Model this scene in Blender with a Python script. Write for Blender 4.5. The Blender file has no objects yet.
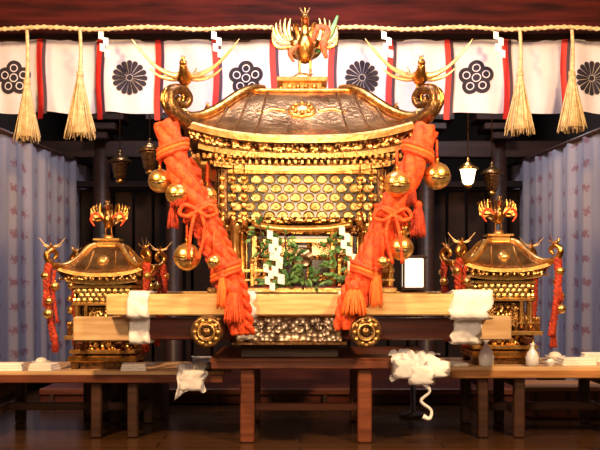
import bpy, math, random
from mathutils import Vector, Matrix, noise
random.seed(7)
sc=bpy.context.scene
sc.view_settings.view_transform='Standard'
H=1.51
def W(px,py,y):            # layout calculator: survey position -> metres
    d=9+y
    return Vector(((px-300)*d/900.0, y, H-(py-280)*d/900.0))
# ------------------------------------------------------------ materials
MATS={}
def mat(name,col,rough=.5,metal=0,col2=None,scale=8,bump=0,bscale=None,kind='noise',emit=0,detail=4,lo=.35,hi=.65,stretch=None,trans=0,coat=0,spec=.5):
    m=bpy.data.materials.new(name); m.use_nodes=True; nt=m.node_tree; N=nt.nodes; L=nt.links
    b=N['Principled BSDF']; b.inputs['Base Color'].default_value=(*col,1)
    b.inputs['Roughness'].default_value=rough; b.inputs['Metallic'].default_value=metal
    b.inputs['Coat Weight'].default_value=coat; b.inputs['Specular IOR Level'].default_value=spec
    tc=N.new('ShaderNodeTexCoord'); mp=N.new('ShaderNodeMapping'); L.new(tc.outputs['Object'],mp.inputs[0])
    if stretch: mp.inputs['Scale'].default_value=stretch
    def tex(s):
        if kind=='voronoi':
            t=N.new('ShaderNodeTexVoronoi'); t.inputs['Scale'].default_value=s; L.new(mp.outputs[0],t.inputs['Vector']); return t.outputs['Distance']
        t=N.new('ShaderNodeTexNoise'); t.inputs['Scale'].default_value=s; t.inputs['Detail'].default_value=detail; L.new(mp.outputs[0],t.inputs['Vector']); return t.outputs['Fac']
    if col2 is not None:
        r=N.new('ShaderNodeValToRGB'); L.new(tex(scale),r.inputs[0])
        r.color_ramp.elements[0].position=lo; r.color_ramp.elements[0].color=(*col,1)
        r.color_ramp.elements[1].position=hi; r.color_ramp.elements[1].color=(*col2,1)
        L.new(r.outputs[0],b.inputs['Base Color'])
    if bump:
        bp=N.new('ShaderNodeBump'); bp.inputs['Strength'].default_value=bump; bp.inputs['Distance'].default_value=.02
        L.new(tex(bscale or scale),bp.inputs['Height']); L.new(bp.outputs[0],b.inputs['Normal'])
    if emit:
        b.inputs['Emission Color'].default_value=(*col,1); b.inputs['Emission Strength'].default_value=emit
    MATS[name]=m; return m
mat('gold',(.88,.50,.14),.3,1,(.45,.20,.05),14,.25,30)
mat('gold_bright',(1,.70,.28),.3,.88,(.75,.42,.13),20,.15,40)
mat('gold_pale',(.85,.62,.34),.4,.6,(.6,.38,.18),20,.1,40)
mat('gold_disc',(.80,.66,.30),.34,.85,(.36,.25,.08),7,.2,40)
mat('gold_ornate',(1,.62,.22),.32,1,(.08,.035,.015),26,.9,26,kind='voronoi',lo=.25,hi=.62)
mat('gold_fine',(1,.7,.28),.35,.9,(.14,.05,.02),55,.8,55,kind='voronoi',lo=.3,hi=.7)
mat('bronze',(.80,.50,.24),.27,.95,(.34,.18,.08),6,.3,22)
mat('bronze_dark',(.11,.06,.035),.3,.8,(.32,.17,.06),30,.3,30)
mat('lacquer',(.02,.012,.01),.22,0,coat=.4)
mat('lacquer_red',(.30,.025,.01),.35,0,(.14,.015,.01),6)
mat('silver_ornate',(.9,.76,.62),.35,.8,(.18,.12,.08),20,1,20,kind='voronoi',lo=.25,hi=.65)
mat('wood_light',(.78,.54,.27),.5,0,(.58,.35,.14),5,.1,20,stretch=(.5,6,6))
mat('wood_end',(.55,.36,.18),.55,0,(.36,.21,.1),5,.1,20,stretch=(6,.5,6))
mat('wood_red',(.11,.02,.012),.4,0,(.06,.014,.01),5,.1,stretch=(.4,5,5))  # real red wood; its dark tone also paints shade on the lower beam
mat('wood_table',(.19,.058,.028),.35,0,(.10,.028,.016),5,.1,stretch=(.4,6,6))
mat('wood_apron',(.17,.052,.028),.4,0,(.10,.028,.017),5,.1,stretch=(.4,6,6))
mat('wood_apron_light',(.46,.22,.085),.4,0,(.32,.14,.05),5,.1,stretch=(.4,6,6))
mat('wood_pale',(.66,.46,.27),.4,0,(.50,.31,.16),5,.1,stretch=(.4,6,6))
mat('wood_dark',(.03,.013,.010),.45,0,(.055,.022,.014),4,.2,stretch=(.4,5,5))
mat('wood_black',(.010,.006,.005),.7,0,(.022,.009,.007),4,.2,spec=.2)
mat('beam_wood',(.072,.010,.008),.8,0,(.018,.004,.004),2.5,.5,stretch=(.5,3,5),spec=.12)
mat('red_cord',(.92,.125,.025),.6,0,(.66,.05,.012),22,.7,60)
mat('cord_deep',(.55,.05,.015),.6,0,(.30,.025,.01),22,.7,60)
mat('red_fringe',(1,.24,.04),.6,0,(.8,.12,.02),30,.5,60,stretch=(4,4,.3))
mat('white_cloth',(.88,.89,.97),.8,0,bump=.5,bscale=9)
mat('blue_glow_cloth',(.42,.55,.85),.8,0,(.75,.8,.95),7,bump=.5,bscale=9)  # blue tint stands in for a glow of blue light
mat('paper',(.95,.93,.92),.7,0)
mat('straw',(.82,.66,.38),.7,0,(.60,.42,.2),20)
mat('curtain_white',(.80,.77,.86),.8,0,(.70,.66,.78),3)
mat('navy',(.022,.016,.03),.8)
mat('ribbon_red',(.68,.02,.015),.6)
mat('ribbon_purple',(.05,.012,.04),.6)
mat('leaf',(.03,.13,.04),.4,0,(.12,.27,.08),12)
mat('ceramic',(.85,.88,.95),.15,0,coat=.5)
mat('glass_lit',(1,.72,.36),.5,0,emit=5)
mat('paper_lit',(1,.86,.66),.5,0,emit=1.6)
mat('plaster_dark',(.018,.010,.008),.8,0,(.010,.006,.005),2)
def floor_mat():
    m=bpy.data.materials.new('floor_planks'); m.use_nodes=True; N=m.node_tree.nodes; L=m.node_tree.links; b=N['Principled BSDF']
    tc=N.new('ShaderNodeTexCoord'); br=N.new('ShaderNodeTexBrick'); L.new(tc.outputs['Object'],br.inputs[0])
    br.inputs['Scale'].default_value=1; br.inputs['Brick Width'].default_value=2.6; br.inputs['Row Height'].default_value=.22
    br.inputs['Mortar Size'].default_value=.008
    br.inputs['Color1'].default_value=(.035,.016,.008,1); br.inputs['Color2'].default_value=(.065,.030,.013,1); br.inputs['Mortar'].default_value=(.01,.006,.004,1)
    L.new(br.outputs[0],b.inputs['Base Color']); b.inputs['Roughness'].default_value=.22
    MATS['floor_planks']=m
floor_mat()
def blue_mat():
    m=bpy.data.materials.new('lilac_brocade'); m.use_nodes=True; N=m.node_tree.nodes; L=m.node_tree.links; b=N['Principled BSDF']
    tc=N.new('ShaderNodeTexCoord'); mp=N.new('ShaderNodeMapping'); mp.inputs['Scale'].default_value=(0,2.4,3.4); L.new(tc.outputs['Object'],mp.inputs[0])
    v=N.new('ShaderNodeTexVoronoi'); v.inputs['Randomness'].default_value=.08; v.inputs['Scale'].default_value=1; L.new(mp.outputs[0],v.inputs['Vector'])
    n=N.new('ShaderNodeTexNoise'); n.inputs['Scale'].default_value=26; L.new(tc.outputs['Object'],n.inputs['Vector'])
    a=N.new('ShaderNodeMath'); a.operation='MULTIPLY_ADD'; L.new(n.outputs['Fac'],a.inputs[0]); a.inputs[1].default_value=.6; L.new(v.outputs['Distance'],a.inputs[2])
    r=N.new('ShaderNodeValToRGB'); L.new(a.outputs[0],r.inputs[0]); e=r.color_ramp.elements
    e[0].position=.42; e[0].color=(.20,.11,.15,1); e[1].position=.50; e[1].color=(.27,.26,.33,1)
    L.new(r.outputs[0],b.inputs['Base Color']); b.inputs['Roughness'].default_value=.7
    MATS['blue_brocade']=m
blue_mat()
# ------------------------------------------------------------ mesh builder
class B:
    def __init__(s): s.v=[];s.f=[];s.m=[];s.s=[];s.names=[];s.T=Matrix.Identity(4)
    def mi(s,n):
        if n not in s.names: s.names.append(n)
        return s.names.index(n)
    def add(s,vs,fs,m,smooth=False):
        o=len(s.v); s.v+= [tuple(s.T@Vector(p)) for p in vs]; k=s.mi(m)
        for f in fs: s.f.append(tuple(i+o for i in f)); s.m.append(k); s.s.append(smooth)
    def box(s,x0,x1,y0,y1,z0,z1,m):
        c=min(.012,(x1-x0)*.15,(y1-y0)*.15,(z1-z0)*.15)
        def ring(z,i):
            a0,a1,b0,b1=x0+i,x1-i,y0+i,y1-i
            return [(a0+c,b0,z),(a1-c,b0,z),(a1,b0+c,z),(a1,b1-c,z),(a1-c,b1,z),(a0+c,b1,z),(a0,b1-c,z),(a0,b0+c,z)]
        vs=ring(z0,c)+ring(z0+c,0)+ring(z1-c,0)+ring(z1,c)
        fs=[tuple(range(7,-1,-1)),tuple(range(24,32))]
        for r in range(3):
            for i in range(8):
                j=(i+1)%8; fs.append((r*8+i,r*8+j,r*8+8+j,r*8+8+i))
        s.add(vs,fs,m)
    def lathe(s,prof,c,m,n=20,axis='z',smooth=True,sq=1):
        c=Vector(c); vs=[];fs=[]
        for (r,h) in prof:
            for i in range(n):
                a=2*math.pi*i/n; x,y=r*math.cos(a),r*math.sin(a)*sq
                if axis=='z': p=(x,y,h)
                elif axis=='y': p=(x,h,y)
                else: p=(h,x,y)
                vs.append(c+Vector(p))
        for k in range(len(prof)-1):
            for i in range(n):
                j=(i+1)%n; fs.append((k*n+i,k*n+j,k*n+n+j,k*n+n+i))
        fs.append(tuple(range(n-1,-1,-1))); fs.append(tuple(range((len(prof)-1)*n,len(prof)*n)))
        s.add(vs,fs,m,smooth)
    def ball(s,c,r,m,sx=1,sy=1,sz=1,n=14):
        prof=[(max(1e-4,math.sin(math.pi*k/10))*r,-math.cos(math.pi*k/10)*r) for k in range(11)]
        c=Vector(c); vs=[];fs=[]
        for (q,h) in prof:
            for i in range(n):
                a=2*math.pi*i/n; vs.append(c+Vector((q*math.cos(a)*sx,q*math.sin(a)*sy,h*sz)))
        for k in range(10):
            for i in range(n):
                j=(i+1)%n; fs.append((k*n+i,k*n+j,k*n+n+j,k*n+n+i))
        s.add(vs,fs,m,True)
    def tube(s,pts,rad,m,n=8,sub=5,flat=1.0,ref=(0,1,0)):
        if not hasattr(rad,'__len__'): rad=[rad]*len(pts)
        P,R=smoothpath(pts,rad,sub); ref=Vector(ref); vs=[];fs=[]
        for i,p in enumerate(P):
            t=(P[min(i+1,len(P)-1)]-P[max(i-1,0)]).normalized()
            sd=t.cross(ref)
            if sd.length<.05: sd=t.cross(Vector((.3,.2,1)))
            sd.normalize(); up=sd.cross(t)
            for k in range(n):
                a=2*math.pi*k/n; vs.append(p+sd*math.cos(a)*R[i]+up*math.sin(a)*R[i]*flat)
        for i in range(len(P)-1):
            for k in range(n):
                j=(k+1)%n; fs.append((i*n+k,i*n+j,i*n+n+j,i*n+n+k))
        fs.append(tuple(range(n-1,-1,-1))); fs.append(tuple(range((len(P)-1)*n,len(P)*n)))
        s.add(vs,fs,m,True)
    def rope(s,pts,R,m,strands=3,pitch=.3,sub=10,n=8,ref=(0,1,0),taper=None):
        P,RR=smoothpath(pts,taper or [R]*len(pts),sub); ref=Vector(ref); L=0; fr=[]
        for i,p in enumerate(P):
            if i: L+=(P[i]-P[i-1]).length
            t=(P[min(i+1,len(P)-1)]-P[max(i-1,0)]).normalized(); sd=t.cross(ref).normalized(); up=sd.cross(t)
            fr.append((p,sd,up,L,RR[i]))
        for k in range(strands):
            q=[]
            for p,sd,up,l,r in fr:
                a=2*math.pi*(k/strands+l/pitch); q.append(p+(sd*math.cos(a)+up*math.sin(a))*r*.5)
            s.tube(q,[f[4]*.56 for f in fr],m,n=n,sub=1,ref=ref)
    def obj(s,name,parent=None):
        me=bpy.data.meshes.new(name); me.from_pydata(s.v,[],s.f)
        for n in s.names: me.materials.append(MATS[n])
        me.polygons.foreach_set('material_index',s.m); me.polygons.foreach_set('use_smooth',s.s); me.update()
        o=bpy.data.objects.new(name,me); sc.collection.objects.link(o)
        if parent: o.parent=parent
        return o
def smoothpath(pts,rad,sub):
    pts=[Vector(p) for p in pts]
    if sub<=1 or len(pts)<3: return pts,list(rad)
    P=[];R=[]
    for i in range(len(pts)-1):
        a=pts[max(i-1,0)];b=pts[i];c=pts[i+1];d=pts[min(i+2,len(pts)-1)]
        for k in range(sub):
            t=k/sub
            P.append(.5*((2*b)+(c-a)*t+(2*a-5*b+4*c-d)*t*t+(3*b-a-3*c+d)*t**3)); R.append(rad[i]*(1-t)+rad[i+1]*t)
    P.append(pts[-1]);R.append(rad[-1]); return P,R
def empty(name,loc=(0,0,0)):
    e=bpy.data.objects.new(name,None); sc.collection.objects.link(e); return e
# ------------------------------------------------------------ reusable pieces
def phoenix(b,base,s,wing=.5,nf=7,gold='gold_bright',accent='gold',spread=(5,82),fw=.05,turn=0,tail=True,comb='red_cord'):
    T0=b.T.copy(); b.T=T0@Matrix.Translation(base)@Matrix.Rotation(turn,4,'Z')@Matrix.Scale(s,4)
    for sg in (-1,1):
        b.tube([(sg*.07,0,.33),(sg*.09,-.02,.15),(sg*.08,0,0)],[.035,.02,.02],gold,6)
        for a in (-.06,0,.06): b.tube([(sg*.08,0,.012),(sg*.08+a,-.09,.012)],[.014,.008],gold,5)
    b.tube([(0,.22,.30),(0,.08,.32),(0,-.05,.38),(0,-.12,.5),(0,-.10,.64),(0,-.12,.77),(0,-.17,.87)],[.03,.12,.16,.13,.075,.055,.06],gold,12,ref=(1,0,0))
    b.ball((0,-.18,.89),.07,gold,n=10)
    b.tube([(0,-.23,.89),(0,-.30,.875),(0,-.34,.84)],[.035,.02,.004],gold,6,ref=(1,0,0))
    for k in(-1,0,1): b.tube([(k*.02,-.18,.94),(k*.05,-.15,1.0),(k*.08,-.17,1.05)],[.02,.022,.006],accent if k else gold,5)
    b.tube([(0,-.24,.83),(0,-.25,.78)],[.025,.015],comb,5)
    for sg in (-1,1):
        for i in range(nf):
            t=i/(nf-1); an=math.radians(spread[0]+(spread[1]-spread[0])*t); l=wing*(.75+.35*math.sin(math.pi*(.25+.6*t)))
            o=Vector((sg*.1,.02+.01*i,.5)); d=Vector((sg*math.cos(an),.0,math.sin(an)))
            mid=o+d*l*.5+Vector((sg*.07,.03,-.05)); end=o+d*l+Vector((-sg*.0,.06,.12))
            b.tube([o,mid,o+d*l*.85+Vector((sg*.05,.05,.02)),end],[fw*.7,fw,fw*.9,.008],gold if i%3!=1 else accent,7,flat=.25)
        b.tube([(sg*.06,-.02,.45),(sg*.16,-.03,.52),(sg*.24,0,.56)],[.07,.07,.02],gold,8,flat=.5)
    if tail:
        for k in range(-3,4):
            b.tube([(k*.02,.2,.31),(k*.07,.36,.45),(k*.11,.42,.72),(k*.16,.36,.95-.03*abs(k)),(k*.19,.28,.93-.03*abs(k))],[.03,.045,.05,.055,.01],gold if k%2 else accent,7,flat=.25,ref=(0,1,0))
    b.T=T0
def swallow(b,base,s,m='gold_bright',mw='gold_pale'):
    # low-bodied bird with long thin sickle wings
    T0=b.T.copy(); b.T=T0@Matrix.Translation(base)@Matrix.Scale(s,4)
    b.tube([(0,.35,.22),(0,.15,.20),(0,-.05,.22),(0,-.2,.32),(0,-.3,.45)],[.02,.12,.18,.11,.07],m,12,ref=(1,0,0))
    b.ball((0,-.31,.48),.085,m,n=10); b.tube([(0,-.36,.48),(0,-.5,.44)],[.04,.004],m,6,ref=(1,0,0))
    for k in (-1,0,1): b.tube([(k*.02,-.3,.55),(k*.05,-.27,.66)],[.025,.006],m,5)
    for sg in (-1,1):
        b.tube([(sg*.05,0,.2),(sg*.06,0,.08),(sg*.05,0,0)],[.03,.02,.03],m,6)
        b.tube([(sg*.05,0,.28),(sg*.30,.05,.30),(sg*.66,.08,.50),(sg*1.0,.1,.86),(sg*1.2,.12,1.12)],[.09,.065,.04,.03,.006],mw,8,flat=.35)
        b.tube([(sg*.05,.04,.26),(sg*.3,.1,.22),(sg*.6,.13,.30),(sg*.82,.15,.48)],[.09,.06,.035,.006],mw,8,flat=.35)
        b.tube([(sg*.04,.3,.25),(sg*.14,.5,.38),(sg*.2,.62,.6)],[.05,.05,.008],m,7,flat=.3)
    b.T=T0
def profz(prof,r):
    for i in range(len(prof)-1):
        if r<=prof[i+1][0]:
            a,b2=prof[i],prof[i+1]; t=(r-a[0])/(b2[0]-a[0]); return a[1]+(b2[1]-a[1])*t
    return prof[-1][1]
def densify(prof):
    P,_=smoothpath([(r,0,z) for r,z in prof],[1]*len(prof),6)
    return [(p.x,p.z) for p in P]
def roof(b,a,prof,lift,layers,N=48):
    def z(u,v): return profz(prof,max(abs(u),abs(v)))+lift*(abs(u)*abs(v))**2.6
    vs=[];fs=[]
    for i in range(N+1):
        for j in range(N+1):
            u=-1+2*i/N; v=-1+2*j/N; vs.append((u*a,v*a,z(u,v)))
    for i in range(N):
        for j in range(N): fs.append((i*(N+1)+j,(i+1)*(N+1)+j,(i+1)*(N+1)+j+1,i*(N+1)+j+1))
    b.add(vs,fs,'bronze',True)
    M=24; per=[]
    for k in range(4):
        for i in range(M):
            t=-1+2*i/M; per.append([(t,-1),(1,t),(-t,1),(-1,-t)][k])
    ze=profz(prof,1)
    def loop(r,dz): return [(u*r*a,v*r*a,ze+lift*(abs(u)*abs(v))**2.6*r**4+dz) for u,v in per]
    for (r0,d0,r1,d1,m) in layers:
        A=loop(r0,d0);C=loop(r1,d1);n=len(A)
        b.add(A+C,[(i,(i+1)%n,n+(i+1)%n,n+i) for i in range(n)],m)
    return z
def rot4(b,fn):
    T0=b.T.copy()
    for k in range(4):
        b.T=T0@Matrix.Rotation(k*math.pi/2,4,'Z'); fn(k)
    b.T=T0
def bell(b,c,r):
    b.ball(c,r,'gold_bright',n=20)
    c=Vector(c); b.lathe([(r*1.02,-.006),(r*1.05,0),(r*1.02,.006)],c,'gold',20)
    b.tube([c+Vector((0,0,r)),c+Vector((0,0,r*1.35))],r*.16,'gold',6)
    b.tube([c+Vector((-r*.5,-r*.86,-r*.2)),c+Vector((0,-r*.98,-r*.26)),c+Vector((r*.5,-r*.86,-r*.2))],r*.05,'lacquer',5,ref=(0,0,1))
def shide(b,c,s,m='paper'):
    x,y,z=c; w=.05*s; h=.075*s
    for k in range(4):
        dx=(k%2)*w*.8+k*w*.15; zz=z-k*h*.8; yy=y-.004*k
        b.add([(x+dx-w/2,yy,zz),(x+dx+w/2,yy,zz-.01*s),(x+dx+w/2,yy-.004,zz-h-.01*s),(x+dx-w/2,yy-.004,zz-h),
               (x+dx-w/2,yy+.003,zz),(x+dx+w/2,yy+.003,zz-.01*s),(x+dx+w/2,yy-.001,zz-h-.01*s),(x+dx-w/2,yy-.001,zz-h)],
              [(0,1,2,3),(7,6,5,4),(0,4,5,1),(1,5,6,2),(2,6,7,3),(3,7,4,0)],m)
def fringe(b,c,r,h,m='red_fringe',n=26):
    x,y,z=c; b.ball((x,y,z),r*.55,'red_cord',n=10)
    b.lathe([(r*.35,z),(r*.5,z-h*.3),(r*.6,z-h*.95)],(x,y,0),m,12)
    for i in range(n):
        a=2*math.pi*i/n; q=r*random.uniform(.75,1.05)
        b.tube([(x+r*.3*math.cos(a),y+r*.3*math.sin(a),z),(x+q*.75*math.cos(a),y+q*.75*math.sin(a),z-h*.45),(x+q*math.cos(a),y+q*math.sin(a),z-h*random.uniform(.92,1.05))],[r*.12,r*.14,r*.07],m,5,sub=3)
def leaves(b,c,rx,rz,n=40,s=.06):
    c=Vector(c)
    b.tube([c+Vector((0,0.02,-rz*1.2)),c+Vector((.01,0,0)),c+Vector((0,0,rz))],.008,'wood_dark',5)
    for i in range(n):
        r=math.sqrt(random.random()); a=random.random()*6.283
        p=c+Vector((rx*r*math.cos(a),random.uniform(-.08,.05),rz*r*math.sin(a)))
        d=Vector((p.x-c.x+random.uniform(-.08,.08),random.uniform(-.10,0),random.uniform(-.08,.08))).normalized()
        b.tube([p,p+d*s*.5,p+d*s*1.1],[.004,s*.28,.003],'leaf',6,sub=3,flat=.2,ref=(random.uniform(-.6,.6),1,random.uniform(-.6,.6)))
# ------------------------------------------------------------ room
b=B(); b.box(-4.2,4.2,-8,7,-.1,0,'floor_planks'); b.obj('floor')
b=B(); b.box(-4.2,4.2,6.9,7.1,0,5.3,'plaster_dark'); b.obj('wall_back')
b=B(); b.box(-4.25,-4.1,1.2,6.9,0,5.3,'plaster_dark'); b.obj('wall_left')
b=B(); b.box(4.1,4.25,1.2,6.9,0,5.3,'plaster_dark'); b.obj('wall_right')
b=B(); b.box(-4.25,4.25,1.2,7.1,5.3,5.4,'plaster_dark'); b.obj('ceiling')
b=B()
zb=W(0,30,1.3).z
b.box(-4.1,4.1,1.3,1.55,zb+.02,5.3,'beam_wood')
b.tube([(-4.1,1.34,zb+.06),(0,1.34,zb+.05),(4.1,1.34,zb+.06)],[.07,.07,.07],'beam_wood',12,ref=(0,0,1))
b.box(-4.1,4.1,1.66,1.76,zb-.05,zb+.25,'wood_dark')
b.obj('lintel_beam')
e=empty('hall_timber_frame')
b=B()
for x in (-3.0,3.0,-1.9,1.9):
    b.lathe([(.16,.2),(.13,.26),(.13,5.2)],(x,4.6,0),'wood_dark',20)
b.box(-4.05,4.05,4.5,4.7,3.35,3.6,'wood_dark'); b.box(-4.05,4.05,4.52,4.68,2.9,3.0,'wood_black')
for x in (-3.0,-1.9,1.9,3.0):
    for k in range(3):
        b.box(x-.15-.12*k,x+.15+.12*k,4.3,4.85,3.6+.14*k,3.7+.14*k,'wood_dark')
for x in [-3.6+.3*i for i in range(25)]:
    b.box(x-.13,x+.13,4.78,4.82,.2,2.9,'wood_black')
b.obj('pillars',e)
b=B()
b.box(-3.15,3.15,1.9,6.85,0.002,.195,'wood_red')
b.box(-3.15,3.15,1.86,1.95,.12,.198,'wood_apron')
for k in range(10):
    x=-3.0+k*.66; b.box(x-.03,x+.03,1.85,1.9,.003,.12,'wood_dark')
b.obj('raised_platform')
b=B()
b.box(-1.8,1.8,5.2,6.3,.201,1.1,'wood_red'); b.box(-1.95,1.95,5.1,6.4,1.1,1.2,'gold_ornate')
for k in range(5): b.box(-1.5+.0,1.5,5.4+.15*k,6.3,1.2+.18*k,1.36+.18*k,'wood_red')
for x in(-1.6,-.8,.8,1.6): b.lathe([(.09,1.2),(.07,1.3),(.07,3.0),(.11,3.1)],(x,5.3,0),'lacquer_red',14)
b.box(-1.8,1.8,5.2,5.4,3.0,3.2,'gold_ornate')
b.obj('altar')
# ------------------------------------------------------------ crest curtain
def yc(x,z): return 1.6+(.022*math.sin(x*7.1+1)+.012*math.sin(x*17+z*1.5))*(1+ (4.3-z)*.6)
d=10.6; k=d/900.0
ztop=W(0,40,1.6).z; zbot=W(0,113,1.6).z
cur=empty('crest_curtain')
b=B(); n=420; vs=[];fs=[]; R=10
for j in range(R+1):
    for i in range(n+1):
        x=-4.0+8.0*i/n; z=ztop+(zbot-ztop)*j/R; 
        if j==R: z+= -.012*math.sin(x*9)
        vs.append((x,yc(x,z),z))
for j in range(R):
    for i in range(n): a=j*(n+1)+i; fs.append((a,a+n+1,a+n+2,a+1))
b.add(vs,fs,'curtain_white',True)
b.tube([(-4,1.62,ztop),(4,1.62,ztop)],.02,'wood_dark',8)
b.obj('cloth',cur)
b=B()
px=43-58*2
while px<700:
    x0=(px-300)*k
    for (o,w,m,ex) in ((-1.6*k,5.6*k,'ribbon_red',.08),(2.8*k,3.2*k,'ribbon_purple',.02)):
        vs=[];fs=[]
        for j in range(13):
            z=ztop+(zbot-ex-ztop)*j/12; xc=x0+o+.012*math.sin(z*6+px)
            for q in (-.5,.5):
                x=xc+q*w; vs.append((x,yc(x,max(z,zbot))-.022,z))
        for j in range(12): fs.append((2*j,2*j+2,2*j+3,2*j+1))
        b.add(vs,fs,m,True)
    px+=58
b.obj('ribbons',cur)
b=B()
def patch(poly,m,off):
    cx=sum(p[0] for p in poly)/len(poly); cz=sum(p[1] for p in poly)/len(poly); n=len(poly)
    vs=[(cx,yc(cx,cz)-off,cz)]+[(x,yc(x,z)-off,z) for x,z in poly]
    b.add(vs,[(0,1+(i+1)%n,1+i) for i in range(n)],m)
def ringp(cx,cz,r0,r1,m,off,n=24):
    for i in range(n):
        a0=2*math.pi*i/n;a1=2*math.pi*(i+1)/n
        patch([(cx+r0*math.cos(a0),cz+r0*math.sin(a0)),(cx+r1*math.cos(a0),cz+r1*math.sin(a0)),(cx+r1*math.cos(a1),cz+r1*math.sin(a1)),(cx+r0*math.cos(a1),cz+r0*math.sin(a1))],m,off)
def chrysanthemum(cx,cz,R):
    for i in range(16):
        a=2*math.pi*i/16; w=math.pi/16*.88; pl=[]
        for (rr,ww) in ((.2,w*.8),(.86,w),(.95,w*.75),(1,0),(.95,-w*.75),(.86,-w),(.2,-w*.8)):
            pl.append((cx+R*rr*math.cos(a+ww),cz+R*rr*math.sin(a+ww)))
        patch(pl,'navy',.012)
    ringp(cx,cz,0.0,R*.16,'navy',.012)
def mokko(cx,cz,R):
    for i in range(5):
        a=math.pi/2+2*math.pi*i/5; lx=cx+R*.56*math.cos(a); lz=cz+R*.56*math.sin(a)
        ringp(lx,lz,0,R*.45,'navy',.010,18)
        ringp(lx,lz,R*.17,R*.23,'curtain_white',.016,16)
    ringp(cx,cz,0,R*.30,'navy',.019,14); ringp(cx,cz,R*.19,R*.25,'curtain_white',.023,16)
cz=W(0,78,1.6).z
for i,px in enumerate((-102,14,130,246,362,476,592)):
    x=(px-300)*k
    (mokko if i%2 else chrysanthemum)(x,cz,17.5*k)
b.obj('crests',cur)
rp=empty('sacred_straw_rope')
b=B(); pts=[]
for i in range(15):
    px=-60+i*52; pts.append(W(px,28+ (1.5 if i%2 else -1),1.12))
b.rope(pts,.030,'straw',3,.16,sub=8)
b.obj('rope',rp)
b=B()
for px in (101,214,384,496): shide(b,W(px,31,1.06),1.15)
b.obj('paper_streamers',rp)
def straw_tassel(px,neck,bot,w,top=30):
    b=B(); p=W(px,neck,1.08); t=W(px,top,1.1); q=W(px,bot,1.08); h=p.z-q.z; r=w/2*10.1/900
    b.tube([t,(t+p)/2+Vector((.01,0,0)),p],[.02,.02,.028],'straw',8)
    b.tube([p+Vector((0,0,.03)),p-Vector((0,0,.03))],.04,'straw',10)
    b.lathe([(.03,0),(.05,-h*.3),(r*.7,-h*.93)],p,'straw',14)
    for i in range(90):
        a=random.random()*6.28; rr=r*math.sqrt(random.uniform(.2,1))
        b.tube([p+Vector((.02*math.cos(a),.02*math.sin(a),0)),p+Vector((rr*.45*math.cos(a),rr*.45*math.sin(a),-h*.4)),p+Vector((rr*math.cos(a),rr*.7*math.sin(a),-h*random.uniform(.9,1.03)))],[.008,.009,.006],'straw',4,sub=3)
    b.obj('straw_tassel')
straw_tassel(27,82,141,28); straw_tassel(80,74,138,33); straw_tassel(520,74,134,31); straw_tassel(572,74,131,30)
# ------------------------------------------------------------ side curtains
for sg,x0,x1 in ((-1,-3.62,-3.22),(1,3.62,3.2)):
    b=B(); n=260; R=8; vs=[];fs=[]
    for j in range(R+1):
        for i in range(n+1):
            t=i/n; y=1.2+5.2*t; z=3.28+(.215-3.28)*j/R
            x=x0+(x1-x0)*t+sg*(.045*math.sin(y*11)+.02*math.sin(y*25+1))*(.5+.5*j/R)
            vs.append((x,y,z))
    for j in range(R):
        for i in range(n): a=j*(n+1)+i; fs.append((a,a+n+1,a+n+2,a+1))
    b.add(vs,fs,'blue_brocade',True)
    b.tube([(x0,1.15,3.30),(x1,6.4,3.30)],.03,'wood_dark',8,ref=(0,0,1))
    b.obj('brocade_side_curtain')
# ------------------------------------------------------------ tables
def table(name,x0,x1,y0,y1,top,th,legs,lw,m,ml,apron=None):
    b=B(); nb=4
    for i in range(nb):
        a=y0+(y1-y0)*i/nb; b.box(x0,x1,a+.003,a+(y1-y0)/nb-.003,top-(.04 if apron else th),top,m)
    if apron:
        b.box(x0+.01,x1-.01,y0-.012,y0+.05,top-th,top-.03,apron); b.box(x0+.01,x1-.01,y1-.05,y1,top-th,top-.041,apron)
    for x in legs:
        for y in (y0+.04,y1-.04-lw):
            b.box(x-lw/2,x+lw/2,y,y+lw,.001,top-.041,ml)
        b.box(x-lw*.3,x+lw*.3,y0+.1,y1-.1,top-th-.10,top-.041,ml)
        b.box(x-lw*.25,x+lw*.25,y0+.1,y1-.1,.2,.27,ml)
    b.box(min(legs),max(legs),(y0+y1)/2-.03,(y0+y1)/2+.03,.2,.28,ml)
    return b.obj(name)
table('trestle_table',-.83,1.27,-.72,.75,.79,.10,(-.49,.60),.13,'wood_table','wood_table','wood_apron')
table('offering_table',-3.4,-.72,-.45,.6,.64,.11,(-2.95,-1.95,-1.6),.1,'wood_pale','wood_dark','wood_apron')
table('offering_table',.92,3.4,-.45,.6,.685,.11,(1.75,2.1,3.0),.1,'wood_pale','wood_dark','wood_apron_light')
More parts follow.
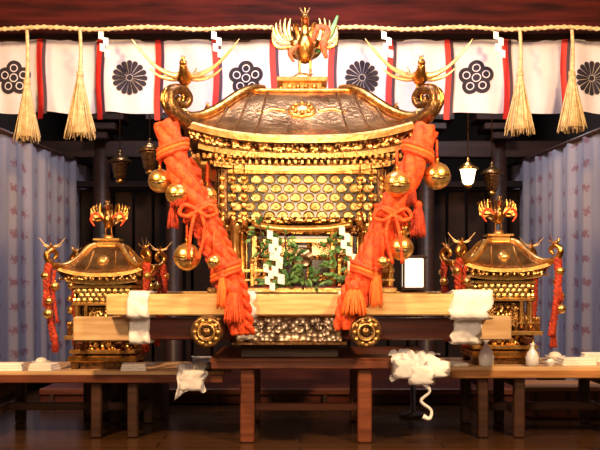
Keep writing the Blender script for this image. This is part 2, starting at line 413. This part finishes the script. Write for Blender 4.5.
# ------------------------------------------------------------ main mikoshi
MK=empty('mikoshi_shrine')
cx=.02
prof=densify([(0,3.32),(.3,3.315),(.45,3.29),(.56,3.21),(.68,3.08),(.8,2.95),(.9,2.86),(1,2.79)])
lay=[(1,0,1.01,-.02,'gold_bright'),(1.01,-.02,1.0,-.07,'gold_bright'),(1,-.07,.95,-.075,'bronze_dark'),(.95,-.075,.94,-.14,'gold_ornate'),(.94,-.14,.88,-.145,'lacquer'),(.88,-.145,.88,-.19,'gold_bright'),(.88,-.19,.82,-.195,'lacquer'),(.82,-.195,.82,-.24,'gold_ornate'),(.82,-.24,.76,-.245,'lacquer'),(.76,-.245,.76,-.29,'gold_bright'),(.76,-.29,.3,-.29,'lacquer')]
b=B(); b.T=Matrix.Translation((cx,0,0)); A=1.06
zf=roof(b,A,prof,.15,lay)
def side(kk):
    for i in range(35):
        x=-.93+i*1.86/34; b.box(x-.014,x+.014,-A*.935,-A*.87,2.60,2.64,'gold_bright')
    for i in range(29):
        x=-.82+i*1.64/28; b.box(x-.013,x+.013,-A*.87,-A*.81,2.555,2.59,'gold_bright')
    P=[]
    for r in (.35,.45,.55,.65,.75,.85,.92,.98): P.append((-A*r,-A*r,zf(r,r)+.025))
    b.tube(P,[.045]*8,'gold',8,ref=(1,-1,0))
    P2=[(-A*q,-A*q,z) for q,z in ((.86,2.90),(.96,2.91),(1.05,2.97),(1.10,3.06),(1.08,3.16),(1.0,3.19),(.95,3.13),(.975,3.06),(1.03,3.08),(1.02,3.12))]
    b.tube(P2,[.06,.07,.07,.065,.055,.045,.04,.035,.03,.03],'bronze_dark',12,ref=(1,-1,0))
    b.tube([Vector(p)+Vector((-.045,-.045,-.0)) for p in P2],[.024,.024,.024,.02,.018,.016,.016,.016,.016,.012],'gold',8,ref=(1,-1,0))
    for x in (-.8,-.62,-.42,.42,.62,.8):
        b.tube([(x*(.55+.45*r)*1.0,-A*r,profz(prof,r)+.10*abs(x)**4*r**3+.01) for r in (.5,.56,.62,.7,.78,.86,.94,1)],.011,'bronze_dark',6,ref=(1,0,0))
    b.tube([(-.47,-A*.46,3.30),(0,-A*.46,3.30),(.47,-A*.46,3.30)],.022,'gold',8,ref=(0,0,1))
    T=b.T.copy(); b.T=T@Matrix.Translation((0,-.74,3.06))@Matrix.Rotation(math.radians(-42),4,'X')
    b.lathe([(.02,-.04),(.05,-.045),(.06,-.03),(.11,-.03),(.13,-.015),(.14,.02)],(0,0,0),'gold_bright',24,'y',sq=.8)
    for i in range(8):
        a=i*math.pi/4; b.ball((.085*math.cos(a),-.035,.07*math.sin(a)),.022,'gold',n=8)
    for sg in(-1,1):
        b.tube([(sg*.15,0,0),(sg*.28,0,.03),(sg*.38,0,-.02),(sg*.42,0,.03)],[.025,.028,.02,.008],'gold',8,flat=.5)
    b.T=T
    for i in range(15):
        x=-.84+i*.12; z=2.68+.12*abs(x)**3
        b.tube([(x,-A*.97,z+.06),(x,-A*.97,z-.0)],.004,'gold',4)
        b.ball((x,-A*.97,z-.015),.022,'gold_bright',sy=.4,n=8)
rot4(b,side)
b.obj('roof',MK)
b=B(); b.T=Matrix.Translation((cx,0,0))
b.box(-.28,.28,-.28,.28,3.30,3.35,'gold'); b.box(-.20,.20,-.20,.20,3.35,3.45,'gold_bright'); b.box(-.25,.25,-.25,.25,3.45,3.49,'gold_bright')
b.lathe([(.15,3.49),(.17,3.51),(.08,3.55),(.06,3.57)],(0,0,0),'gold_bright',20)
rot4(b,lambda k:[b.ball((x,-.205,3.40),.03,'gold',n=8) for x in(-.12,-.04,.04,.12)])
b.obj('roof_pedestal',MK)
b=B(); phoenix(b,(cx+.03,0,3.55),.62,wing=.42,nf=7,spread=(5,70),fw=.038,gold='gold',accent='bronze_dark')
b.tube([(cx+.10,-.1,3.87),(cx+.16,-.12,4.0),(cx+.25,-.1,3.98),(cx+.21,-.12,3.84),(cx+.24,-.1,3.7)],[.02,.03,.035,.04,.015],'red_cord',8,flat=.5)
b.tube([(cx-.04,-.12,3.83),(cx-.12,-.14,3.75),(cx-.08,-.13,3.66)],[.02,.025,.012],'red_cord',8,flat=.5)
b.tube([(cx+.15,.05,3.8),(cx+.28,.05,3.98),(cx+.36,.05,4.17)],[.025,.035,.01],'leaf',8,flat=.3)
b.obj('phoenix_finial',MK)
b=B()
for sx in (-1,1):
    for sy in (-1,1):
        swallow(b,Vector((cx+sx*A*.98,sy*A*.98,3.21)),.40,'gold')
b.obj('corner_birds',MK)
b=B(); b.T=Matrix.Translation((cx,0,0))
b.box(-.70,.70,-.70,.70,2.06,2.52,'lacquer')
b.box(-.52,.52,-.50,.50,1.44,2.06,'lacquer')
def bside(kk):
    y=-.70
    b.box(-.77,.77,y-.05,y+.02,2.48,2.53,'gold'); b.box(-.77,.77,y-.07,y+.02,2.03,2.085,'gold_ornate')
    b.box(-.78,-.72,y-.05,y+.02,2.05,2.53,'bronze_dark'); b.box(.72,.78,y-.05,y+.02,2.05,2.53,'bronze_dark')
    for r in range(5):
        for i in range(12-(r%2)):
            x=-.66+i*.12+(r%2)*.06; z=2.435-r*.083
            b.lathe([(.053,0),(.053,-.035),(.047,-.045),(.034,-.038),(.022,-.038),(.02,-.052),(.004,-.054)],(x,y,z),'gold_disc',10,'y',smooth=False,sq=.86)
    for x in (-.70,-.56,.56,.70):
        b.lathe([(.055,1.44),(.055,1.5),(.04,1.53),(.04,1.96),(.06,2.0),(.06,2.04)],(x,-.62,0),'gold_bright' if abs(x)>.6 else 'gold',12)
    b.box(-.72,.72,-.66,-.58,1.93,2.03,'gold_ornate')
    for i in range(9):
        x=-.64+i*.16; b.ball((x,-.67,1.98),.028,'gold_bright',sy=.5,n=8)
    for sg in (-1,1):
        b.box(sg*.24-.2,sg*.24+.2,-.53,-.495,1.5,1.9,'gold_fine')
        b.box(sg*.24-.15,sg*.24+.15,-.54,-.52,1.56,1.70,'lacquer'); b.box(sg*.24-.15,sg*.24+.15,-.54,-.52,1.74,1.86,'bronze')
        b.box(sg*.45-.03,sg*.45+.03,-.55,-.49,1.46,1.93,'gold_bright')
    b.box(-.84,.84,-.84,.84,1.40,1.45,'lacquer_red') if kk==0 else None
    b.box(-.85,.85,-.86,-.82,1.395,1.44,'gold_bright')
    for sg in (-1,1):
        for i in range(5):
            x=sg*(.34+i*.115); b.box(x-.018,x+.018,-.83,-.79,1.45,1.66,'gold'); b.ball((x,-.81,1.685),.026,'gold_bright',n=8)
        b.box(min(sg*.32,sg*.84),max(sg*.32,sg*.84),-.82,-.80,1.58,1.61,'gold_bright'); b.box(min(sg*.32,sg*.84),max(sg*.32,sg*.84),-.82,-.80,1.50,1.52,'gold_bright')
    for x in(-.28,.28): b.lathe([(.03,1.45),(.024,1.95)],(x,-.78,0),'gold_bright',10)
    b.tube([(-.46,-.78,2.02),(-.2,-.78,1.98),(.2,-.78,1.98),(.46,-.78,2.02)],.032,'gold_bright',8)
    b.box(-.36,.36,-.80,-.76,1.85,1.885,'gold_bright')
    b.lathe([(.10,0),(.10,-.015),(.09,-.02)],(0,-.56,1.72),'silver_ornate',24,'y')
    for x in (-.72,-.62,-.52,.52,.62,.72):
        b.tube([(x,-.92,2.55),(x,-.92,2.1)],.005,'gold',4)
        for q in range(5): b.ball((x,-.92,2.42-q*.08),.026,'gold_bright' if q%2 else 'gold',sy=.4,n=8)
        b.tube([(x,-.92,2.12),(x,-.92,2.0)],[.012,.03],'gold_bright',6,flat=.3)
rot4(b,bside)
b.obj('shrine_body',MK)
b=B()
b.box(-.58,.38,-.86,.86,1.19,1.40,'lacquer')
b.box(-.58,.38,-.88,.88,.95,1.19,'silver_ornate'); b.box(-.62,.42,-.92,.92,.925,.955,'bronze_dark'); b.box(-.62,.42,-.92,.92,1.175,1.205,'gold')
b.box(-.55,.36,-.69,.69,.79,.93,'wood_dark')
for sg in (-1,1):
  for i in range(4):
    P=[];c0=Vector((-.1+sg*(.1+.1*i),-.89,1.07))
    for q in range(12):
        a=q*.75; rr=.052*(1-q/15); P.append(c0+Vector((sg*rr*math.cos(a),0,rr*math.sin(a))))
    b.tube(P,.012,'silver_ornate',6,sub=3)
b.obj('plinth',MK)
b=B()
for x in (-.80,.565):
    b.box(x-.10,x+.10,-1.22,1.22,.965,1.175,'wood_end')
    b.lathe([(.135,-1.0),(.135,-1.22),(.14,-1.24),(.135,-1.30),(.12,-1.315),(.10,-1.30),(.085,-1.30),(.075,-1.33),(.05,-1.33),(.04,-1.31),(.025,-1.345),(.003,-1.35)],(x,0,1.065),'bronze_dark',28,'y')
    for i in range(10):
        a=i*math.pi/5; b.ball((x+.10*math.cos(a),-1.315,1.065+.10*math.sin(a)),.018,'gold_bright',n=8)
    b.lathe([(.08,-1.32),(.07,-1.34),(.06,-1.32)],(x,0,1.065),'gold_bright',24,'y')
for y in (-1.03,.87):
    b.box(-1.72,1.60,y,y+.16,1.195,1.385,'wood_light')
b.box(-2.06,-1.50,-.84,-.68,.955,1.175,'wood_pale'); b.box(-1.50,1.45,-.83,-.69,.965,1.165,'wood_red'); b.box(1.45,1.92,-.84,-.68,.965,1.185,'wood_pale')  # one beam: red middle span has shade painted into its colour
b.obj('carrying_poles',MK)
def wrap(b,x0,x1,y0,y1,z0,z1,m='white_cloth'):
    n=14;N=28;vs=[];fs=[]
    for i in range(n+1):
        t=i/n;x=x0+(x1-x0)*t
        for k2 in range(N):
            a=2*math.pi*k2/N; ca,sa=math.cos(a),math.sin(a); q=max(abs(ca),abs(sa)); f=(1/q)*.92+.08
            r=1+.14*noise.noise(Vector((x*14,ca*3,sa*3+x0)))
            e=1 if 0<i<n else .9
            vs.append((x+.07*noise.noise(Vector((sa*3,ca*3,x0))),(y0+y1)/2+(y1-y0)/2*ca*f*r*e,(z0+z1)/2+(z1-z0)/2*sa*f*r*e))
    for i in range(n):
        for k2 in range(N): j=(k2+1)%N; fs.append((i*N+k2,i*N+j,i*N+N+j,i*N+N+k2))
    fs.append(tuple(range(N-1,-1,-1))); fs.append(tuple(range(n*N,n*N+N)))
    b.add(vs,fs,m,True)
b=B(); wrap(b,-1.52,-1.34,-1.06,-.84,1.17,1.41); wrap(b,-1.54,-1.36,-.88,-.64,.93,1.2)
wrap(b,1.34,1.68,-1.07,-.83,1.16,1.42); wrap(b,1.38,1.62,-.88,-.64,.93,1.21)
wrap(b,-.56,-.40,-1.06,-.84,1.17,1.41); wrap(b,.36,.46,-1.06,-.84,1.17,1.41)  # wraps near the centre: white shapes painting glare on the beam
wrap(b,-.53,-.44,-.99,-.87,.98,1.2)  # white shape below, part of the same painted glare
b.obj('cloth_wraps_and_glare',MK)
# cords
b=B()
Lc=[W(*p) for p in ((166,124,-1.12),(173,150,-1.15),(185,182,-1.15),(200,212,-1.13),(214,244,-1.12),(226,272,-1.14),(233,300,-1.17),(238,334,-1.15))]
Rc=[W(*p) for p in ((427,128,-1.12),(418,152,-1.15),(405,186,-1.15),(391,216,-1.13),(379,244,-1.12),(366,272,-1.14),(355,300,-1.17),(350,330,-1.15))]
TP=[.105,.11,.11,.105,.10,.095,.085,.07]
for P,sg in ((Lc,-1),(Rc,1)):
    b.rope(P,.11,'red_cord',4,.9,n=12,taper=TP)
    b.rope([p+Vector((sg*-.10,.05,0)) for p in P[2:]],.05,'red_cord',2,.2)
    b.rope([p+Vector((sg*.08,-.03,-.05)) for p in P[3:7]],.035,'cord_deep',2,.16)
    for i,q in ((1,.125),(3,.13),(5,.12)):
        c=P[i]
        for a in range(3):
            b.tube([c+Vector((q*math.cos(t),q*.9*math.sin(t),.035*a-.03-sg*.05*math.cos(t))) for t in [x*.6283 for x in range(11)]],.022,'red_cord' if a!=1 else 'red_fringe',8,ref=(0,0,1),sub=3)
    c=P[3]
    for s2 in (-1,1):
        b.tube([c+Vector((0,-.14,0)),c+Vector((s2*.11,-.16,.05)),c+Vector((s2*.16,-.15,-.02)),c+Vector((s2*.08,-.16,-.05)),c+Vector((0,-.15,0))],.018,'red_cord',8)
        b.tube([c+Vector((s2*.02,-.15,0)),c+Vector((s2*.06,-.17,-.18)),c+Vector((s2*.04+.04*sg,-.16,-.42))],.015,'red_cord',8)
    b.rope([Vector((p.x,-p.y,p.z)) for p in P],.10,'red_cord',3,.4)
fringe(b,tuple(W(354,287,-1.28)),.11,.24); fringe(b,tuple(W(376,270,-1.22)),.06,.32); fringe(b,tuple(W(234,290,-1.28)),.09,.28,'red_cord'); fringe(b,tuple(W(222,276,-1.26)),.05,.28,'red_fringe')
fringe(b,tuple(W(178,182,-1.25)),.06,.22,'cord_deep'); fringe(b,tuple(W(173,205,-1.2)),.05,.2,'cord_deep'); fringe(b,tuple(W(418,205,-1.2)),.07,.28,'cord_deep'); fringe(b,tuple(W(411,180,-1.2)),.05,.22,'cord_deep')
b.obj('ornamental_cords',MK)
b=B()
for (px,py,y,r) in ((160,181,-1.1,.105),(177,194,-1.22,.10),(187,257,-1.15,.12),(397,184,-1.3,.115),(437,176,-1.1,.12),(401,248,-1.2,.11),(403,228,-1.1,.08),(207,196,-.95,.09),(214,262,-1.3,.06),(383,262,-1.3,.05)):
    bell(b,W(px,py,y),r)
    c=W(px,py,y); b.tube([c+Vector((0,0,r)),c+Vector((0,.02,r+.2))],.012,'red_cord',6)
b.obj('hanging_bells',MK)
b=B()
leaves(b,W(285,258,-.95),.13,.22,60,.075); leaves(b,W(260,238,-.95),.08,.15,24,.065); leaves(b,W(336,256,-.95),.10,.18,32,.075)
leaves(b,W(303,280,-.93),.36,.07,60,.075)
b.obj('sakaki_branches',MK)
b=B()
for px,py,s in ((270,230,1.0),(273,250,1.15),(342,226,1.0),(349,246,1.1),(266,264,.9),(275,240,.8)): shide(b,W(px,py,-1.06),s)
b.obj('shide_papers',MK)
# ------------------------------------------------------------ small mikoshi
def small(x,y,z0):
    E=empty('small_mikoshi'); T=Matrix.Translation((x,y,0)); a=.42
    b=B(); b.T=T
    dz=z0-.64
    pr=densify([(0,1.86+dz),(.25,1.855+dz),(.38,1.83+dz),(.5,1.765+dz),(.65,1.69+dz),(.8,1.63+dz),(.9,1.60+dz),(1,1.575+dz)])
    ly=[(1,0,1.01,-.035,'gold_bright'),(1.01,-.035,.92,-.04,'bronze'),(.92,-.04,.92,-.07,'gold_ornate'),(.92,-.07,.82,-.075,'lacquer'),(.82,-.075,.82,-.11,'gold_bright'),(.82,-.11,.3,-.11,'lacquer')]
    zf=roof(b,a,pr,.07,ly,28); z1=1.55+dz
    def s1(k):
        b.tube([(-a*r,-a*r,zf(r,r)+.012) for r in (.25,.4,.55,.7,.85,.98)],.024,'gold_bright',8,ref=(1,-1,0))
        P=[(-a*q,-a*q,z1+h) for q,h in ((.9,.09),(1.03,.10),(1.14,.15),(1.16,.21),(1.06,.25),(.98,.2),(1.04,.16))]
        b.tube(P,[.032,.034,.032,.03,.026,.022,.015],'gold',8,ref=(1,-1,0))
        swallow(b,(-a*1.07,-a*1.07,z1+.25),.11,'gold')
        for xx in (-.3,-.15,.15,.3): b.tube([(xx*(.5+.5*r),-a*r,profz(pr,r)+.006) for r in (.45,.55,.7,.85,1)],.007,'gold',5,ref=(1,0,0))
        Tm=b.T.copy(); b.T=Tm@Matrix.Translation((0,-.26,z1+.155))@Matrix.Rotation(math.radians(-35),4,'X')
        b.lathe([(.015,-.03),(.04,-.03),(.055,-.01),(.06,.02)],(0,0,0),'gold_bright',16,'y'); b.T=Tm
        for i in range(11): b.ball((-.33+i*.066,-a*.97,z1-.03),.016,'gold_bright',sy=.5,n=6)
        b.box(-.30,.30,-.30,-.26,z1-.12,z1-.09,'gold_bright'); b.box(-.30,.30,-.30,-.26,z1-.29,z1-.26,'gold_bright')
        for r in range(3):
            for i in range(9-r%2):
                b.lathe([(.027,0),(.027,-.02),(.015,-.025),(.002,-.03)],(-.24+i*.06+(r%2)*.03,-.27,z1-.148-r*.046),'gold_disc' if (i+r)%2 else 'gold_bright',8,'y',smooth=False)
        for sx in (-.26,.26,-.17,.17): b.lathe([(.022,z1-.56),(.018,z1-.52),(.018,z1-.31),(.026,z1-.29)],(sx,-.26,0),'gold_bright',10)
        b.box(-.15,.15,-.23,-.2,z1-.55,z1-.31,'gold_fine'); b.box(-.07,.07,-.245,-.22,z1-.52,z1-.34,'gold_ornate'); b.box(-.004,.004,-.25,-.22,z1-.54,z1-.32,'lacquer')
        for i in range(7):
            xx=-.30+i*.10; b.box(xx-.01,xx+.01,-.34,-.32,z1-.58,z1-.47,'gold'); b.ball((xx,-.33,z1-.46),.015,'gold_bright',n=6)
        b.box(-.33,.33,-.335,-.325,z1-.51,z1-.495,'gold_bright')
        b.box(-.35,.35,-.36,-.3,z1-.62,z1-.58,'gold_bright')
        b.box(-.27,.27,-.29,-.25,z1-.72,z1-.62,'gold_ornate'); b.box(-.31,.31,-.32,-.26,z1-.76,z1-.72,'gold_bright')
        for i in range(4): b.ball((-.18+i*.12,-.30,z1-.67),.03,'gold_bright',sy=.5,n=8)
        b.rope([(-a*1.12,-a*1.1,z1+.12),(-a*1.17,-a*1.12,z1-.05),(-a*1.13,-a*1.05,z1-.35),(-a*1.03,-a*1.0,z1-.62)],.042,'cord_deep',3,.14,sub=6,n=6)
        b.rope([(-a*1.0,-a*1.1,z1+.05),(-a*1.03,-a*1.12,z1-.15),(-a*.95,-a*1.05,z1-.45)],.024,'cord_deep',2,.1,sub=6,n=6)
        fringe(b,(-a*1.2,-a*1.14,z1-.16),.03,.14,'cord_deep',12); bell(b,(-a*.98,-a*1.14,z1-.10),.045); bell(b,(-a*1.12,-a*1.18,z1-.36),.048); bell(b,(-a*1.2,-a*1.14,z1+.0),.042); bell(b,(-a*1.1,-a*1.2,z1-.24),.035)
        fringe(b,(-a*1.0,-a*1.05,z1-.58),.035,.16,'cord_deep',12)
    rot4(b,s1)
    b.box(-.27,.27,-.27,.27,z1-.30,z1-.08,'lacquer'); b.box(-.2,.2,-.2,.2,z1-.6,z1-.29,'lacquer'); b.box(-.34,.34,-.34,.34,z1-.61,z1-.585,'lacquer_red')
    b.box(-.26,.26,-.26,.26,z1-.80,z1-.6,'lacquer'); b.box(-.33,.33,-.33,.33,z1-.84,z1-.78,'gold')
    for sx in(-1,1):
        for sy in(-1,1): b.box(sx*.27-.04,sx*.27+.04,sy*.27-.04,sy*.27+.04,z0,z1-.83,'bronze_dark')
    b.box(-.22,.22,-.28,-.24,z0+.0,z1-.83,'bronze_dark')
    for xx in(-.19,.19): b.box(xx-.03,xx+.03,-.5,.5,z1-.70,z1-.64,'wood_red')
    b.obj('shrine',E)
    b=B(); b.T=T
    b.box(-.10,.10,-.10,.10,z1+.30,z1+.355,'gold_bright'); b.box(-.13,.13,-.13,.13,z1+.355,z1+.375,'gold_bright'); b.lathe([(.07,z1+.375),(.03,z1+.41)],(0,0,0),'gold_bright',14)
    phoenix(b,(0,0,z1+.405),.34,wing=.44,nf=6,spread=(0,65),fw=.04,gold='gold',accent='bronze_dark')
    for sg in(-1,1): b.tube([(sg*.05,-.05,z1+.58),(sg*.12,-.06,z1+.63),(sg*.17,-.05,z1+.57),(sg*.13,-.06,z1+.5)],[.01,.012,.012,.008],'red_cord',6,flat=.5)
    b.obj('phoenix_finial',E)
small(-1.93,.08,.64); small(2.0,.08,.685)
# ------------------------------------------------------------ lanterns
def hang_lantern(px,py,y,s,lit=True,name='hanging_lantern'):
    b=B(); c=W(px,py,y); m='glass_lit' if lit else 'bronze_dark'
    b.lathe([(.05*s,-.14*s),(.085*s,-.10*s),(.12*s,.08*s),(.13*s,.10*s)],c,m,14)
    b.lathe([(.16*s,.10*s),(.17*s,.12*s),(.07*s,.19*s),(.02*s,.23*s),(.03*s,.26*s),(.004,.29*s)],c,'gold' if lit else 'bronze_dark',12)
    b.lathe([(.02*s,-.2*s),(.06*s,-.17*s),(.065*s,-.14*s)],c,'gold',12)
    b.tube([c+Vector((0,0,.28*s)),Vector((c.x,c.y,5.29))],.008,'bronze_dark',5)
    b.obj(name)
hang_lantern(468,176,2.2,.8)
hang_lantern(150,160,2.6,1.0,False); hang_lantern(492,182,3.6,1.0,False); hang_lantern(120,170,3.6,1.0,False)
b=B(); c=W(413,272,.95)
b.box(c.x-.11,c.x+.11,.85,1.05,c.z-.17,c.z+.15,'paper_lit')
for sx in(-1,1):
    for sy in(-1,1): b.box(c.x+sx*.115-.012,c.x+sx*.115+.012,.95+sy*.105-.012,.95+sy*.105+.012,c.z-.2,c.z+.2,'wood_dark')
b.box(c.x-.14,c.x+.14,.82,1.08,c.z+.15,c.z+.18,'wood_dark'); b.box(c.x-.14,c.x+.14,.82,1.08,c.z-.2,c.z-.17,'wood_dark')
b.lathe([(.16,.002),(.15,.04),(.03,.06),(.025,c.z-.2)],(c.x,.95,0),'wood_dark',14)
b.obj('paper_floor_lantern')
# ------------------------------------------------------------ things on tables
def drape(x0,x1,yf,top,down,back,seed,m='white_cloth'):
    b=B(); n=26
    L=[(yf+back,top+.012),(yf+back*.5,top+.02),(yf+.02,top+.018),(yf-.028,top),(yf-.035,top-down*.5),(yf-.04,top-down)]
    P,_=smoothpath([(0,a,c) for a,c in L],[1]*6,5); vs=[];fs=[]
    mm=len(P)
    for i in range(n+1):
        t=i/n
        for j,p in enumerate(P):
            w=noise.noise(Vector((t*5+seed,j*.22,seed)))
            x=x0+(x1-x0)*t+.03*noise.noise(Vector((j*.2,seed,t)))*2
            hang=j/(mm-1)
            vs.append((x,p.y-abs(w)*.09*(hang>.5)-.01,p.z+abs(w)*.10*(hang<=.55)-(.09*noise.noise(Vector((t*3,seed*2,1))) if hang>.6 else 0)*hang))
    for i in range(n):
        for j in range(mm-1): a=i*mm+j; fs.append((a,a+mm,a+mm+1,a+1))
    b.add(vs,fs,m,True); return b
b=drape(-1.16,-.90,-.45,.64,.22,.3,1.3)
wrap(b,-1.12,-.92,-.56,-.40,.47,.67,'white_cloth'); wrap(b,-1.04,-.86,-.3,-.1,.65,.76,'blue_glow_cloth')  # blue roll: its colour paints a blue glow on the table
b.obj('white_cloth_pad')
# towels folded over the front right corner of the trestle table, with a hanging tie
b=drape(.84,1.26,-.72,.79,.20,.16,4.1)
wrap(b,.86,1.04,-.86,-.75,.62,.78,'white_cloth'); wrap(b,1.0,1.20,-.87,-.75,.56,.73,'white_cloth'); wrap(b,1.14,1.33,-.86,-.74,.63,.77,'white_cloth')
b.tube([(1.10,-.81,.60),(1.18,-.82,.5),(1.10,-.81,.41),(1.19,-.82,.33),(1.18,-.82,.25),(1.12,-.81,.27)],[.035,.013,.016,.013,.016,.025],'white_cloth',6)
b.obj('white_cloth_pad')
def tokkuri(x,y,z,s):
    b=B(); b.lathe([(.045*s,0),(.06*s,.02*s),(.065*s,.08*s),(.05*s,.13*s),(.02*s,.17*s),(.018*s,.2*s),(.03*s,.22*s)],(x,y,z),'ceramic',20); b.obj('sake_bottle')
def dish(x,y,z,r):
    b=B(); b.lathe([(r*.5,0),(r*.5,.015),(r,.045),(r*.97,.05),(r*.5,.03),(.005,.028)],(x,y,z),'ceramic',24); b.ball((x,y,z+.05),r*.6,'paper',sz=.6,n=12); b.obj('offering_dish')
def stack(x,y,z,w,h=.05,r=0):
    b=B(); b.T=Matrix.Translation((x,y,z))@Matrix.Rotation(r,4,'Z')
    for i in range(3): b.box(-w/2+.006*i,w/2-.004*i,-.1,.1-.01*i,h/3*i+.001,h/3*(i+1),'paper')
    b.obj('folded_paper_bundle')
for x,w,r in ((-2.82,.32,.1),(-2.46,.24,-.2),(-1.60,.24,.1)): stack(x,-.33,.64,w,.07,r)
dish(-2.62,.12,.64,.1); stack(-3.1,-.2,.64,.2,.06,.2)
tokkuri(1.78,-.40,.685,1.15); tokkuri(2.22,-.40,.685,1.0)
stack(2.68,-.25,.685,.34,.07,.1); stack(2.98,.1,.685,.26,.09,-.1); dish(2.62,.25,.685,.11); dish(2.40,-.38,.685,.06); stack(1.52,-.3,.685,.16,.03,.2)
b=B()
b.box(-2.35,-1.5,.75,1.35,.001,.42,'wood_dark'); b.box(-2.4,-1.45,.72,1.38,.42,.46,'wood_red')
for x in(-2.3,-1.95,-1.6): b.box(x,x+.03,.735,.75,.05,.4,'wood_red')
b.obj('wooden_chest')
b=B()
b.box(2.5,3.3,.8,1.4,.001,.30,'wood_apron'); b.box(2.45,3.35,.77,1.43,.30,.35,'wood_apron_light')
for x in(2.55,2.9,3.2): b.box(x,x+.04,.785,.8,.04,.28,'wood_dark')
b.obj('wooden_chest')
# ------------------------------------------------------------ lights, camera
def area(loc,tgt,size,e,col):  # unseen area lights out of view, no fixtures modelled
    l=bpy.data.lights.new('area_light','AREA'); l.size=size; l.energy=e; l.color=col
    o=bpy.data.objects.new('unseen_light',l); sc.collection.objects.link(o); o.location=loc
    o.rotation_euler=(Vector(tgt)-Vector(loc)).to_track_quat('-Z','Y').to_euler()
area((-3.0,-4.3,4.7),(-.2,0,2.4),.5,450,(1,.59,.26))
area((3.0,-4.3,4.7),(.2,0,2.4),.5,450,(1,.61,.28))
area((0,-5,2.4),(0,0,1.9),1.0,95,(1,.68,.40))  # added front fill, unseen
area((0,-1.2,5.1),(0,1.6,3.8),1.5,115,(.80,.78,1))  # added cool light, unseen, turns the crest curtain lavender-white
area((-2.0,2.6,4.9),(-3.5,3.0,1.8),.6,40,(1,.94,.98)); area((2.0,2.6,4.9),(3.5,3.0,1.8),.6,60,(1,.94,.98))  # unseen lights aimed at the side curtains
w=bpy.data.worlds.new('World'); sc.world=w; w.use_nodes=True; bg=w.node_tree.nodes['Background']; bg.inputs[0].default_value=(.34,.18,.09,1); bg.inputs[1].default_value=.22
cam=bpy.data.cameras.new('Camera'); co=bpy.data.objects.new('Camera',cam); sc.collection.objects.link(co); sc.camera=co
co.location=(0,-9,H); co.rotation_euler=(math.pi/2,0,0); cam.sensor_width=36; cam.lens=36*900/600; cam.shift_y=55/600
